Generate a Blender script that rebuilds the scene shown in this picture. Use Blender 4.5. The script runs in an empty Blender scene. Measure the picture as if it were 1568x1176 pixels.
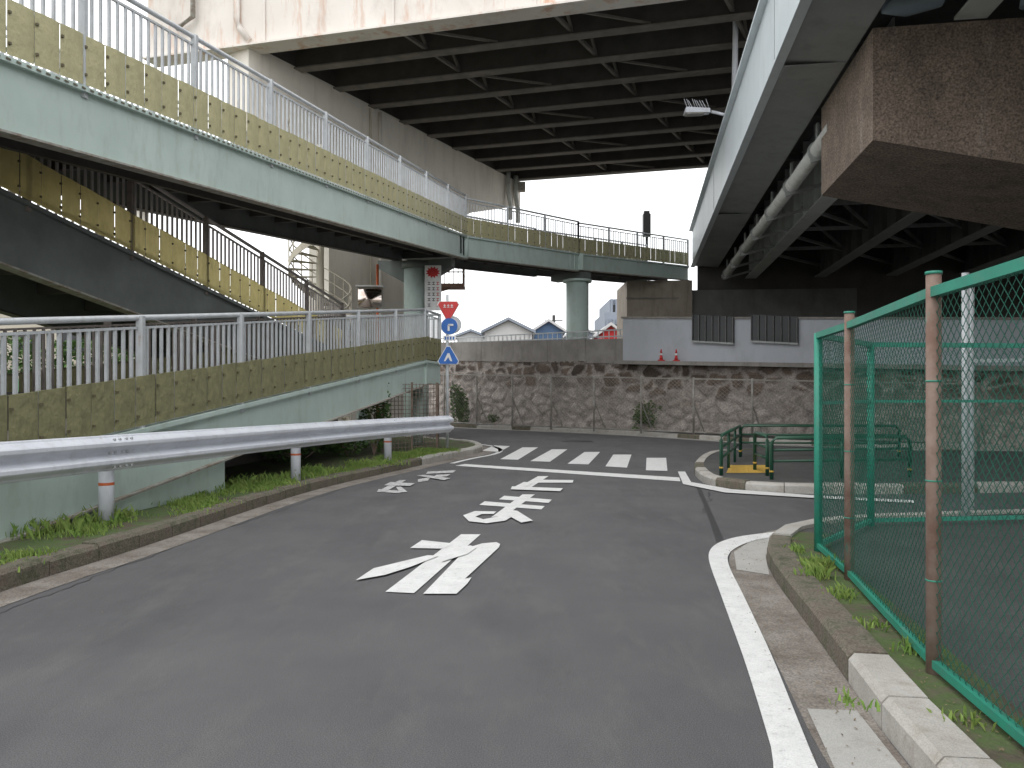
import bpy, bmesh, math, random
from mathutils import Vector as V, noise
random.seed(7)
F=1200.0; CH=1.55; HX=784.0; HY=600.0
def G(px,py,z=0.0):
    Y=(CH-z)*F/(py-HY); return V(((px-HX)/F*Y,Y,z))
def P(px,py,Y): return V(((px-HX)/F*Y,Y,CH-(py-HY)/F*Y))
scene=bpy.context.scene
# ---------------------------------------------------------------- materials
def mat(name,c,c2=None,rough=0.7,scale=3.0,metal=0.0,bump=0.0,bscale=40,stain=None,stain_amt=0.5,sscale=(1.5,1.5,.25),speck=0.0,speckscale=150,lo=.35,hi=.65,slo=.5,shi=.75,trans=0.0,stain2=None,s2amt=.5,s2scale=(1,1,1),s2lo=.5,s2hi=.7):
    m=bpy.data.materials.new(name); m.use_nodes=True
    n=m.node_tree.nodes; l=m.node_tree.links; b=n["Principled BSDF"]
    b.inputs["Roughness"].default_value=rough; b.inputs["Metallic"].default_value=metal
    tc=n.new("ShaderNodeTexCoord")
    if c2 is None: c2=tuple(x*.82 for x in c)
    nz=n.new("ShaderNodeTexNoise"); nz.inputs["Scale"].default_value=scale; nz.inputs["Detail"].default_value=6; nz.inputs["Roughness"].default_value=.62
    l.new(tc.outputs["Object"],nz.inputs["Vector"])
    r=n.new("ShaderNodeValToRGB"); r.color_ramp.elements[0].position=lo; r.color_ramp.elements[1].position=hi
    r.color_ramp.elements[0].color=(*c,1); r.color_ramp.elements[1].color=(*c2,1)
    l.new(nz.outputs["Fac"],r.inputs["Fac"]); out=r.outputs["Color"]
    for (sc,sa,ss,sl,sh) in ((stain,stain_amt,sscale,slo,shi),(stain2,s2amt,s2scale,s2lo,s2hi)):
        if not sc: continue
        mp=n.new("ShaderNodeMapping"); mp.inputs["Scale"].default_value=ss
        l.new(tc.outputs["Object"],mp.inputs["Vector"])
        n2=n.new("ShaderNodeTexNoise"); n2.inputs["Scale"].default_value=2.0; n2.inputs["Detail"].default_value=8; n2.inputs["Roughness"].default_value=.7
        l.new(mp.outputs["Vector"],n2.inputs["Vector"])
        r2=n.new("ShaderNodeValToRGB"); r2.color_ramp.elements[0].position=sl; r2.color_ramp.elements[1].position=sh
        r2.color_ramp.elements[0].color=(0,0,0,1); r2.color_ramp.elements[1].color=(sa,)*3+(1,)
        l.new(n2.outputs["Fac"],r2.inputs["Fac"])
        mx=n.new("ShaderNodeMixRGB"); mx.inputs["Color2"].default_value=(*sc,1)
        l.new(r2.outputs["Color"],mx.inputs["Fac"]); l.new(out,mx.inputs["Color1"]); out=mx.outputs["Color"]
    if speck>0:
        n3=n.new("ShaderNodeTexNoise"); n3.inputs["Scale"].default_value=speckscale; n3.inputs["Detail"].default_value=2
        l.new(tc.outputs["Object"],n3.inputs["Vector"])
        r3=n.new("ShaderNodeValToRGB"); r3.color_ramp.elements[0].position=.3; r3.color_ramp.elements[1].position=.7
        r3.color_ramp.elements[0].color=(1-speck,)*3+(1,); r3.color_ramp.elements[1].color=(1+speck,)*3+(1,)
        l.new(n3.outputs["Fac"],r3.inputs["Fac"])
        mm=n.new("ShaderNodeMixRGB"); mm.blend_type='MULTIPLY'; mm.inputs["Fac"].default_value=1
        l.new(out,mm.inputs["Color1"]); l.new(r3.outputs["Color"],mm.inputs["Color2"]); out=mm.outputs["Color"]
    l.new(out,b.inputs["Base Color"])
    if bump>0:
        nb=n.new("ShaderNodeTexNoise"); nb.inputs["Scale"].default_value=bscale; nb.inputs["Detail"].default_value=5
        l.new(tc.outputs["Object"],nb.inputs["Vector"])
        bp=n.new("ShaderNodeBump"); bp.inputs["Strength"].default_value=bump; bp.inputs["Distance"].default_value=.02
        l.new(nb.outputs["Fac"],bp.inputs["Height"]); l.new(bp.outputs["Normal"],b.inputs["Normal"])
    if trans>0:
        tr=n.new("ShaderNodeBsdfTranslucent"); l.new(out,tr.inputs["Color"]); ms=n.new("ShaderNodeMixShader"); ms.inputs[0].default_value=trans
        l.new(b.outputs[0],ms.inputs[1]); l.new(tr.outputs[0],ms.inputs[2]); l.new(ms.outputs[0],n["Material Output"].inputs["Surface"])
    return m
ASPH=mat("asphalt",(.088,.086,.091),(.11,.108,.111),.88,.8,bump=.25,bscale=260,speck=.42,speckscale=170,stain=(.05,.05,.053),stain_amt=.6,sscale=(.45,.16,1),stain2=(.155,.15,.145),s2amt=.4,s2scale=(1.6,.5,1),s2lo=.52,s2hi=.72)
ASPHD=mat("asphalt_dark",(.06,.06,.06),(.085,.084,.08),.9,1.2,bump=.3,bscale=150,speck=.3)
GROUND=mat("ground_dirt",(.12,.11,.09),(.16,.15,.12),.95,.3)
SOIL=mat("soil",(.075,.06,.042),(.13,.11,.075),.95,3,bump=1,bscale=25,stain=(.07,.12,.03),stain_amt=.85,sscale=(1.5,1.5,1),slo=.42,shi=.55)
PAINT=mat("road_paint",(.74,.74,.73),(.64,.64,.63),.7,6,speck=.1,speckscale=120,stain=(.3,.3,.3),stain_amt=.6,sscale=(12,12,12),slo=.58,shi=.7)
PAINTW=mat("road_paint_worn",(.62,.62,.61),(.45,.45,.45),.8,14,speck=.2,stain=(.15,.15,.15),stain_amt=.8,sscale=(8,8,8),slo=.5,shi=.62)
GUT=mat("gutter_concrete",(.17,.145,.125),(.27,.245,.22),.9,2.5,bump=.5,speck=.3,speckscale=80,stain=(.09,.07,.055),stain_amt=.8,sscale=(2,2,2))
GUTL=mat("gutter_light",(.36,.35,.33),(.45,.44,.42),.9,3,speck=.15,stain=(.2,.17,.13),stain_amt=.6,sscale=(3,3,3))
KERBD=mat("kerb_old",(.14,.115,.09),(.24,.21,.175),.95,5,bump=.8,bscale=50,speck=.35,speckscale=70,stain=(.055,.065,.03),stain_amt=.8,sscale=(2.5,2.5,2.5),slo=.42,shi=.62)
KERBL=mat("kerb_concrete",(.4,.38,.35),(.5,.48,.45),.9,3,bump=.3,speck=.15,stain=(.2,.165,.12),stain_amt=.75,sscale=(3,3,3),slo=.46)
CONC=mat("concrete",(.3,.28,.26),(.22,.205,.19),.9,1.5,bump=.3,speck=.12,speckscale=60,stain=(.1,.085,.07),stain_amt=.6)
WHITEST=mat("white_steel",(.72,.74,.8),(.65,.67,.73),.38,3,stain=(.42,.42,.42),stain_amt=.5,sscale=(3,3,1),stain2=(.25,.17,.12),s2amt=.5,s2scale=(3,3,6),s2lo=.64,s2hi=.72)
RAIL=mat("rail_grey_paint",(.56,.58,.6),(.48,.5,.52),.5,5,stain=(.3,.27,.24),stain_amt=.5,sscale=(4,4,2),stain2=(.28,.14,.08),s2amt=.6,s2scale=(5,5,3),s2lo=.62,s2hi=.72)
RAILB=mat("rail_brown",(.23,.195,.175),(.16,.14,.13),.6,5)
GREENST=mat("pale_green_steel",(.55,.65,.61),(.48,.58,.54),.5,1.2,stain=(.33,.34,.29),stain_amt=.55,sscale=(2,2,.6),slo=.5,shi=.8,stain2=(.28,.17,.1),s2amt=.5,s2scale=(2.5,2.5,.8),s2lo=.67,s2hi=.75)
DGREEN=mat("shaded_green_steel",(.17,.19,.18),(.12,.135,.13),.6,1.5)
RUSTE=mat("rust_edge",(.25,.2,.16),(.4,.4,.37),.8,8)
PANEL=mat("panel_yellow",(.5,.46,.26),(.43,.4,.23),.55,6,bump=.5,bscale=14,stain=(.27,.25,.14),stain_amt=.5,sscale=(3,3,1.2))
PANELM=mat("panel_mid_lit",(.85,.74,.36),(.76,.66,.3),.6,6,bump=.3,bscale=14,stain=(.42,.36,.17),stain_amt=.4,sscale=(3,3,1.2),trans=.6)  # brighter copy of the yellow panel, sun shining through put into its colour
PANELD=mat("panel_shaded",(.27,.255,.13),(.2,.19,.1),.6,9,bump=.8,bscale=14,stain=(.13,.13,.07),stain_amt=.6,sscale=(4,4,2))  # darker copy of the yellow panel, backlit shade put into its colour
BOLT=mat("bolt_dark",(.14,.12,.07),None,.5)
CREAM=mat("cream_steel",(.75,.7,.65),(.69,.64,.59),.6,.8,stain=(.55,.27,.14),stain_amt=.75,sscale=(1.0,1.0,.14),slo=.53,shi=.68,stain2=(.45,.4,.36),s2amt=.5,s2scale=(.5,.5,.3))
CREAMC=mat("cream_concrete",(.82,.77,.69),(.74,.69,.62),.75,.5,stain=(.5,.45,.39),stain_amt=.6,sscale=(.8,.8,.15),bump=.1)
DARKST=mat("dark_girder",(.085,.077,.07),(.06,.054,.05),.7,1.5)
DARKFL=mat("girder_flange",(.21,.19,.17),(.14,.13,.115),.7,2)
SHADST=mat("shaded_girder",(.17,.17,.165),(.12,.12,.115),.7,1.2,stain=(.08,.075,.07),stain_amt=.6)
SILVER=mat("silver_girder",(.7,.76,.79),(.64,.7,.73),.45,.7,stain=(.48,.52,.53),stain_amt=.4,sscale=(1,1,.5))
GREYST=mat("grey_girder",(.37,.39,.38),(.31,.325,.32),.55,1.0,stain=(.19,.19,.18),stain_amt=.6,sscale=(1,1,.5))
LGREY=mat("lit_grey_girder",(.66,.69,.67),(.58,.61,.59),.55,1.0,stain=(.36,.36,.33),stain_amt=.6,sscale=(1,1,.5))  # paler copy of the girder grey, light on the web put into its colour
PIPE=mat("pipe_grey",(.6,.61,.58),(.5,.505,.48),.45,2,stain=(.3,.27,.23),stain_amt=.5,sscale=(2,2,2))
PIPEB=mat("pipe_blue",(.2,.25,.29),None,.45)
BROWNC=mat("brown_concrete",(.26,.2,.16),(.18,.14,.112),.9,1.6,bump=.5,bscale=60,speck=.5,speckscale=30,stain=(.085,.068,.056),stain_amt=.75,sscale=(1,1,.4),stain2=(.38,.33,.29),s2amt=.5,s2scale=(1.5,1.5,.3),s2lo=.56,s2hi=.72)
ABUT=mat("abutment_concrete",(.38,.33,.28),(.28,.24,.2),.9,1.0,stain=(.15,.125,.105),stain_amt=.7)
GWALL=mat("grey_painted_wall",(.45,.47,.51),(.41,.425,.46),.8,.6,stain=(.28,.28,.29),stain_amt=.5,sscale=(.6,.6,.3))
DARKGL=mat("dark_glass",(.02,.022,.025),None,.25)
GFENCE=mat("green_fence_paint",(.035,.29,.2),(.025,.22,.155),.5,4,stain=(.2,.3,.25),stain_amt=.4,sscale=(4,4,4))
GMESH=mat("green_mesh_wire",(.01,.12,.08),None,.5)
BRPOST=mat("brown_post",(.17,.1,.075),(.27,.2,.165),.8,7,stain=(.05,.26,.2),stain_amt=.8,sscale=(5,5,1.2),slo=.57,shi=.66)
WIRE=mat("galvanised_wire",(.35,.34,.32),(.2,.18,.15),.5,3)
DKGREEN=mat("barrier_green",(.02,.085,.05),(.015,.06,.035),.4)
TACT=mat("tactile_yellow",(.6,.38,.06),(.5,.33,.08),.8,8)
LEAF=mat("leaf",(.05,.11,.025),(.09,.16,.035),.7,8)
GRASS=mat("grass_blades",(.15,.27,.05),(.27,.34,.09),.7,6)
RED=mat("sign_red",(.6,.03,.03),None,.4); BLUE=mat("sign_blue",(.02,.14,.5),None,.4); WHITE=mat("sign_white",(.8,.8,.8),None,.45)
BLACK=mat("black_paint",(.02,.02,.02),None,.5); ORANGE=mat("orange",(.7,.16,.05),None,.5)
MIRROR=mat("mirror_glass",(.75,.7,.66),(.5,.4,.34),.1,3,metal=1)
BLUEROOF=mat("blue_cladding",(.06,.12,.22),(.08,.15,.26),.6)
ROOFW=mat("white_cladding",(.6,.6,.6),(.5,.5,.5),.6,.5)
BLD=mat("building_grey",(.28,.31,.36),(.23,.26,.31),.8,.4)
BLDB=mat("building_beige",(.5,.46,.38),(.44,.4,.33),.8,.4)
CARW=mat("car_paint_white",(.7,.7,.7),None,.25); CARG=mat("car_paint_green",(.03,.3,.08),None,.3); TYRE=mat("tyre",(.02,.02,.02),None,.8)
# ---------------------------------------------------------------- mesh helper
class M:
    def __init__(s,name): s.name=name; s.v=[]; s.f=[]; s.mi=[]; s.mats=[]; s.sm=[]
    def m(s,mt):
        if mt not in s.mats: s.mats.append(mt)
        return s.mats.index(mt)
    def poly(s,pts,mt,sm=False):
        b=len(s.v); s.v+= [tuple(p) for p in pts]; s.f.append(tuple(range(b,b+len(pts)))); s.mi.append(s.m(mt)); s.sm.append(sm)
    def faces(s,pts,fs,mt,sm=False):
        b=len(s.v); s.v+=[tuple(p) for p in pts]; k=s.m(mt)
        for f in fs: s.f.append(tuple(b+i for i in f)); s.mi.append(k); s.sm.append(sm)
    def hexa(s,p,mt):
        s.faces(p,[(3,2,1,0),(4,5,6,7),(0,1,5,4),(1,2,6,5),(2,3,7,6),(3,0,4,7)],mt)
    def beam(s,a,b,w,h,mt,up=None):
        a=V(a);b=V(b);d=(b-a).normalized()
        z=V(up) if up else (V((0,0,1)) if abs(d.z)<.95 else V((0,1,0)))
        sd=d.cross(z).normalized(); u=sd.cross(d).normalized()
        o=[-sd*w/2-u*h/2, sd*w/2-u*h/2, sd*w/2+u*h/2, -sd*w/2+u*h/2]
        s.hexa([a+x for x in o]+[b+x for x in o],mt)
    def box(s,c,sz,mt):
        c=V(c);x,y,z=[k/2 for k in sz]
        q=[(-x,-y),(x,-y),(x,y),(-x,y)]
        s.hexa([c+V((i,j,-z)) for i,j in q]+[c+V((i,j,z)) for i,j in q],mt)
    def tube(s,a,b,r,mt,n=8,r2=None,cap=True):
        s.path([a,b],r,mt,n,cap,r2)
    def path(s,pts,r,mt,n=8,cap=True,r2=None):
        pts=[V(p) for p in pts]; b0=len(s.v); k=s.m(mt)
        for i,p in enumerate(pts):
            d=(pts[min(i+1,len(pts)-1)]-pts[max(i-1,0)]).normalized()
            z=V((0,0,1)) if abs(d.z)<.9 else V((0,1,0))
            sd=d.cross(z).normalized();u=sd.cross(d).normalized()
            rr=r if r2 is None or i==0 else r2
            for j in range(n):
                a=2*math.pi*j/n+ (math.pi/4 if n==4 else 0); s.v.append(tuple(p+sd*math.cos(a)*rr+u*math.sin(a)*rr))
        for i in range(len(pts)-1):
            for j in range(n):
                A=b0+i*n+j;B=b0+i*n+(j+1)%n
                s.f.append((A,B,B+n,A+n)); s.mi.append(k); s.sm.append(n>5)
        if cap:
            s.f.append(tuple(b0+j for j in range(n))[::-1]); s.mi.append(k); s.sm.append(False)
            s.f.append(tuple(b0+(len(pts)-1)*n+j for j in range(n))); s.mi.append(k); s.sm.append(False)
    def prism(s,poly,z0,z1,mt,mtop=None):
        n=len(poly); lo=[V((p[0],p[1],z0)) for p in poly]; hi=[V((p[0],p[1],z1)) for p in poly]
        s.poly(hi,mtop or mt); s.poly(lo[::-1],mt)
        for i in range(n):
            j=(i+1)%n; s.poly([lo[i],lo[j],hi[j],hi[i]],mt)
    def build(s,parent=None,recalc=True):
        me=bpy.data.meshes.new(s.name); me.from_pydata(s.v,[],s.f)
        for m_ in s.mats: me.materials.append(m_)
        me.polygons.foreach_set("material_index",s.mi); me.polygons.foreach_set("use_smooth",s.sm)
        if recalc:
            bm=bmesh.new(); bm.from_mesh(me); bmesh.ops.recalc_face_normals(bm,faces=bm.faces); bm.to_mesh(me); bm.free()
        me.update()
        o=bpy.data.objects.new(s.name,me); scene.collection.objects.link(o)
        if parent: o.parent=parent
        return o
def empty(name):
    e=bpy.data.objects.new(name,None); scene.collection.objects.link(e); return e
def off(path,d):
    out=[]
    for i,p in enumerate(path):
        a=V(path[max(i-1,0)][:2]);b=V(path[min(i+1,len(path)-1)][:2]); t=(b-a).normalized()
        out.append((p[0]-t.y*d,p[1]+t.x*d))
    return out
def smooth(path,k=2):
    for _ in range(k):
        q=[path[0]]
        for i in range(len(path)-1):
            a=V(path[i]);b=V(path[i+1]); q+= [tuple(a*.75+b*.25),tuple(a*.25+b*.75)]
        q.append(path[-1]); path=q
    return path
def sheet(name,path,d0,d1,z,mt):
    m=M(name); a=off(path,d0);b=off(path,d1)
    for i in range(len(path)-1):
        m.poly([(*a[i],z),(*a[i+1],z),(*b[i+1],z),(*b[i],z)],mt)
    return m
def resample(path,step):
    pts=[V(p[:2]) for p in path]; out=[pts[0]]; acc=0
    for a,b in zip(pts,pts[1:]):
        L=(b-a).length; t=step-acc
        while t<=L: out.append(a+(b-a)*(t/L)); t+=step
        acc=L-(t-step)
    out.append(pts[-1]); return out
def kerb(name,path,side,h,w,mt,mt2=None,light=None,blk=.6):
    m=M(name); pts=resample(path,blk)
    pts=[(p.x,p.y) for p in pts]
    inn=off(pts,side*w); bv=off(pts,side*.03)
    for i in range(len(pts)-1):
        a=V(pts[i]);b=V(pts[i+1]); 
        if (b-a).length<.05: continue
        g=min(.006/(b-a).length,.4)
        def L(p,q,t): p=V(p);q=V(q); return p+(q-p)*t
        mm=mt2 if (light and light(a.x,a.y)) else mt
        hj=h+random.uniform(-.008,.008); 
        P0=[L(pts[i],pts[i+1],g),L(pts[i],pts[i+1],1-g)]; P1=[L(bv[i],bv[i+1],g),L(bv[i],bv[i+1],1-g)]; P2=[L(inn[i],inn[i+1],g),L(inn[i],inn[i+1],1-g)]
        q=[(P0[0],-.02),(P0[0],hj-.035),(P1[0],hj),(P2[0],hj),(P2[0],-.02)]
        r=[(P0[1],-.02),(P0[1],hj-.035),(P1[1],hj),(P2[1],hj),(P2[1],-.02)]
        vs=[(p.x,p.y,z) for p,z in q]+[(p.x,p.y,z) for p,z in r]
        m.faces(vs,[(0,1,6,5),(1,2,7,6),(2,3,8,7),(3,4,9,8),(0,1,2,3,4),(5,6,7,8,9)],mm)
    return m.build()
# ---------------------------------------------------------------- ground / roads
m=M("ground"); m.poly([(-900,-300,-.02),(900,-300,-.02),(900,1500,-.02),(-900,1500,-.02)],GROUND); m.build()
m=M("road"); m.poly([(-30,-12,0),(40,-12,0),(40,45,0),(-30,45,0)],ASPH); m.build()
g2=lambda x,y:(G(x,y).x,G(x,y).y)
KL=smooth([(-4.4,-6),(-4.25,0),(-4.15,3),g2(0,905),g2(200,845),g2(400,775),g2(500,745),g2(640,714),g2(690,702),g2(733,695),g2(742,688),g2(718,681),(-4,25.8),(-9,30.5),(-20,41)],2)
kerb("kerb",KL,1,.16,.18,KERBD,KERBL,lambda x,y: x>-1.9 and y>14 or (y>21))
inn=off(KL,.17)
m=M("verge"); m.poly([(x,y,.13) for x,y in inn]+[(-30,41,.13),(-30,-6,.13)],SOIL); m.build()
m=sheet("gutter",KL,-.32,-.002,.004,GUT); m.build()
RK=smooth([(1.3,-6),(1.45,0),(1.55,2),(1.63,3.23),(1.77,4.04),(1.96,5.17),(2.19,6.64),(2.4,7.44),(2.76,8.16),(3.29,8.65),(4.5,9.1),(9,9.9),(25,11.5)],2)
kerb("kerb",RK,-1,.16,.2,KERBD,KERBL,lambda x,y: y<4.0 or y>7.5)
inn=off(RK,-.19)
m=M("fenced_lot"); m.poly([(x,y,.13) for x,y in inn]+[(25,-6,.13)],ASPHD); m.build()
m=M("soil_strip")
st=[p for p in inn if -2<p[1]<8.2 and p[0]<2.9]
so=off(st,-.38)
for i in range(len(st)-1): m.poly([(*st[i],.136),(*st[i+1],.136),(*so[i+1],.136),(*so[i],.136)],SOIL)
m.build()
m=sheet("gutter",[p for p in RK if p[1]<8.7],.002,.33,.004,GUT); m.build()
m=M("gutter_slab")
m.poly([G(1124,845,.008),G(1150,828,.008),G(1205,815,.008),G(1230,812,.008),G(1190,830,.008),G(1172,850,.008),G(1178,880,.008),G(1128,872,.008)],GUTL)
m.poly([G(1236,1085,.008),G(1312,1088,.008),G(1385,1180,.008),G(1450,1300,.008),G(1345,1300,.008),G(1280,1180,.008)],GUTL); m.build()
MI=smooth([(25,14.2),(9,12.2),g2(1240,759),g2(1100,749),g2(1072,738),g2(1060,722),g2(1072,706),g2(1100,695),(9,19.2),(25,17.5)],2)
kerb("kerb",MI,-1,.15,.18,KERBL,KERBD,lambda x,y: random.random()<.35)
m=M("traffic_island"); m.poly([(x,y,.135) for x,y in off(MI,-.17)],ASPHD); m.build()
m=M("tactile_paving")
m.poly([G(1118,712,.14),G(1175,712,.14),G(1182,724,.14),G(1112,724,.14)],TACT)
for i in range(10):
    for j in range(6):
        p=G(1122+i*5.5,713.5+j*1.8,.14); m.tube(p,p+V((0,0,.006)),.03,TACT,6)
m.build()
FK=[(-25,52),g2(560,648),g2(690,654),g2(876,662),g2(1000,668),g2(1100,675),g2(1240,684),(16,19.7),(30,19)]
FK=smooth(FK,1)
kerb("kerb",FK,1,.15,.18,KERBL,KERBD,lambda x,y: random.random()<.3,blk=1.0)
m=M("pavement"); m.poly([(x,y,.135) for x,y in off(FK,.17)]+[(45,19,.135),(45,60,.135),(-25,60,.135)],ASPHD); m.build()
m=sheet("gutter",FK,-.45,-.002,.004,GUTL); m.build()
# ---------------------------------------------------------------- markings
m=M("road_marking_stop_text")
def pp(l,z=.009,mt=PAINT): m.poly([G(a,b,z) for a,b in l],mt)
# re
pp([(706,818),(736,818),(634,908),(590,906)])
pp([(646,827),(694,832),(680,840),(628,839)],.0125)
pp([(545,888),(572,870),(655,850),(672,851),(628,868),(590,880)],.0165)
pp([(718,838),(738,832),(760,830),(766,833),(764,838),(712,886),(722,884),(716,893),(699,909),(648,909),(702,853)],.0125)
pp([(688,842),(720,835),(730,838),(716,848),(676,860)],.0205)
# ma
pp([(772,759),(845,765),(840,770),(764,764.5)])
pp([(742,767.5),(834,775),(829,780),(734,773)])
pp([(800,757),(819,757),(775,789),(752,792)],.0125)
pp([(709,789),(727,782.5),(760,783),(756,787),(738,787),(728,791),(740,795),(762,791),(776,783),(792,786),(774,797),(745,801),(718,798)],.0165)
pp([(776,780),(792,782),(816,797),(798,800),(776,788)],.0205)
# tome
pp([(824,729),(840,729),(812,747),(794,746)])
pp([(830,734.5),(878,735),(877,739),(824,739)],.0125)
pp([(802,738),(818,738.5),(804,746),(788,745)],.0165)
pp([(784,744.5),(862,747.5),(858,752),(782,749)],.0205)
m.build()
m=M("road_marking_faded_text")
for l in [[(598,738),(635,740),(628,744),(588,743)],[(612,735),(622,735),(590,753),(580,751)],[(580,749),(618,752),(612,755),(577,753)],[(606,745),(614,745),(624,753),(612,754)],
          [(655,722),(698,720),(694,723.5),(652,725.5)],[(668,727),(690,726),(684,729.5),(664,730.5)],[(638,728),(650,727),(690,732),(680,735)],[(640,734),(660,730),(655,736),(640,738)]]:
    pp(l,.009+random.random()*.002+.003*(l[0][0]%5),PAINTW)
m.build()
m=M("crosswalk")
for l in [[(800,685),(824,685),(793,704),(766,703)],[(845,688),(869,688),(842,707),(812,706)],[(895,692),(919,692),(901,711),(869,710)],[(939,696),(967,696),(960,716),(927,714)],[(990,701),(1020,701),(1022,721),(989,720)],
          [(757,682),(781,683),(765,692),(738,690)],[(716,680),(740,681),(733,685),(708,684)]]:
    m.poly([G(a,b,.008) for a,b in l],PAINT)
m.build()
m=M("stop_line"); m.poly([G(697,713,.008),G(712,710.5,.008),G(1040,731,.008),G(1042,737,.008)],PAINT); m.build()
m=M("edge_line")
m.poly([G(1038,722,.012),G(1049,722,.012),G(1060,741,.012),G(1046,741,.012)],PAINT)
m.poly([G(1046,741,.0165),G(1058,738,.0165),G(1120,749,.0165),G(1240,758,.0165),G(1400,766,.0165),G(1400,770,.0165),G(1240,762,.0165),G(1110,754,.0165)],PAINT)
m.build()
L=[(1170,1300),(1190,1176),(1165,1090),(1140,1010),(1118,950),(1100,900),(1088,868),(1084,850),(1089,838),(1103,829),(1130,821),(1180,815),(1235,808),(1300,804)]
R=[(1310,1300),(1252,1176),(1217,1090),(1185,1010),(1157,950),(1133,900),(1120,876),(1113,856),(1117,846),(1127,838),(1150,828),(1190,821),(1240,813),(1305,808)]
L=smooth(L,2);R=smooth(R,2)
m=M("edge_line")
for i in range(len(L)-1): m.poly([G(*L[i],.012),G(*R[i],.012),G(*R[i+1],.012),G(*L[i+1],.012)],PAINT)
m.build()
m=M("edge_line")
a=off(KL,-.42);b=off(KL,-.54)
for i in range(len(KL)-1):
    if KL[i][1]>16.5 and KL[i][1]<24: m.poly([(*a[i],.008),(*a[i+1],.008),(*b[i+1],.008),(*b[i],.008)],PAINT)
m.build()
SE=mat("bitumen",(.04,.04,.042),None,.6)
m=M("asphalt_seam")
for l in [[(1066,745),(1072,745),(1092,790),(1110,830),(1098,832),(1084,790)]]: m.poly([G(a,b,.004) for a,b in l],SE)
def crack(p,q,n,jit,w):
    a=V(p);b=V(q); pr=None; d=(b-a); pe=V((-d.y,d.x)).normalized()
    for i in range(n+1):
        c=a+d*i/n+pe*random.gauss(0,jit); ww=w*random.uniform(.4,1.2)
        if pr: m.poly([(pr[0].x-pe.x*pr[1],pr[0].y-pe.y*pr[1],.003),(pr[0].x+pe.x*pr[1],pr[0].y+pe.y*pr[1],.003),(c.x+pe.x*ww,c.y+pe.y*ww,.003),(c.x-pe.x*ww,c.y-pe.y*ww,.003)],SE)
        pr=(c,ww)
crack((-3.6,5.4),(-3.3,8.4),26,.02,.006); crack((-3.2,9),(-2.6,13.4),30,.02,.008)
crack((2.45,10),(3.1,12.2),16,.02,.01); crack((-1.8,16.3),(3.0,13.9),40,.02,.009)
m.build()
m=M("manhole_cover"); c=G(884,676,.0); MC=mat("cast_iron",(.04,.04,.04),(.06,.055,.05),.6,20)
m.tube(c+V((0,0,-.01)),c+V((0,0,.01)),.5,MC,24); m.tube(c+V((0,0,.0)),c+V((0,0,.014)),.4,SE,24); m.build()
m=M("leaf_litter"); LT=mat("dry_leaf",(.26,.19,.11),(.15,.11,.065),.9,20)
def litter(path,d0,d1,n,z,ylo,yhi):
    pl=[p for p in path if ylo<p[1]<yhi]
    for _ in range(n):
        i=random.randrange(len(pl)-1); a=V(pl[i]);b=V(pl[i+1]); t=(b-a).normalized(); q=a+(b-a)*random.random()+V((-t.y,t.x))*random.uniform(d0,d1)
        r=random.uniform(.003,.011); an=random.uniform(0,3.14); u=V((math.cos(an)*r,math.sin(an)*r,random.uniform(0,.005)));w_=V((-math.sin(an)*r*.5,math.cos(an)*r*.5,0)); c=V((q.x,q.y,z))
        m.poly([c-u,c+w_,c+u,c-w_],LT)
litter(KL,-.35,-.01,420,.012,3,18); litter(RK,.02,.38,300,.014,1.5,9); litter(RK,-.5,-.2,260,.145,1.5,9); litter(KL,-1.2,-.3,80,.006,3,14)
m.build(recalc=False)
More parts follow.
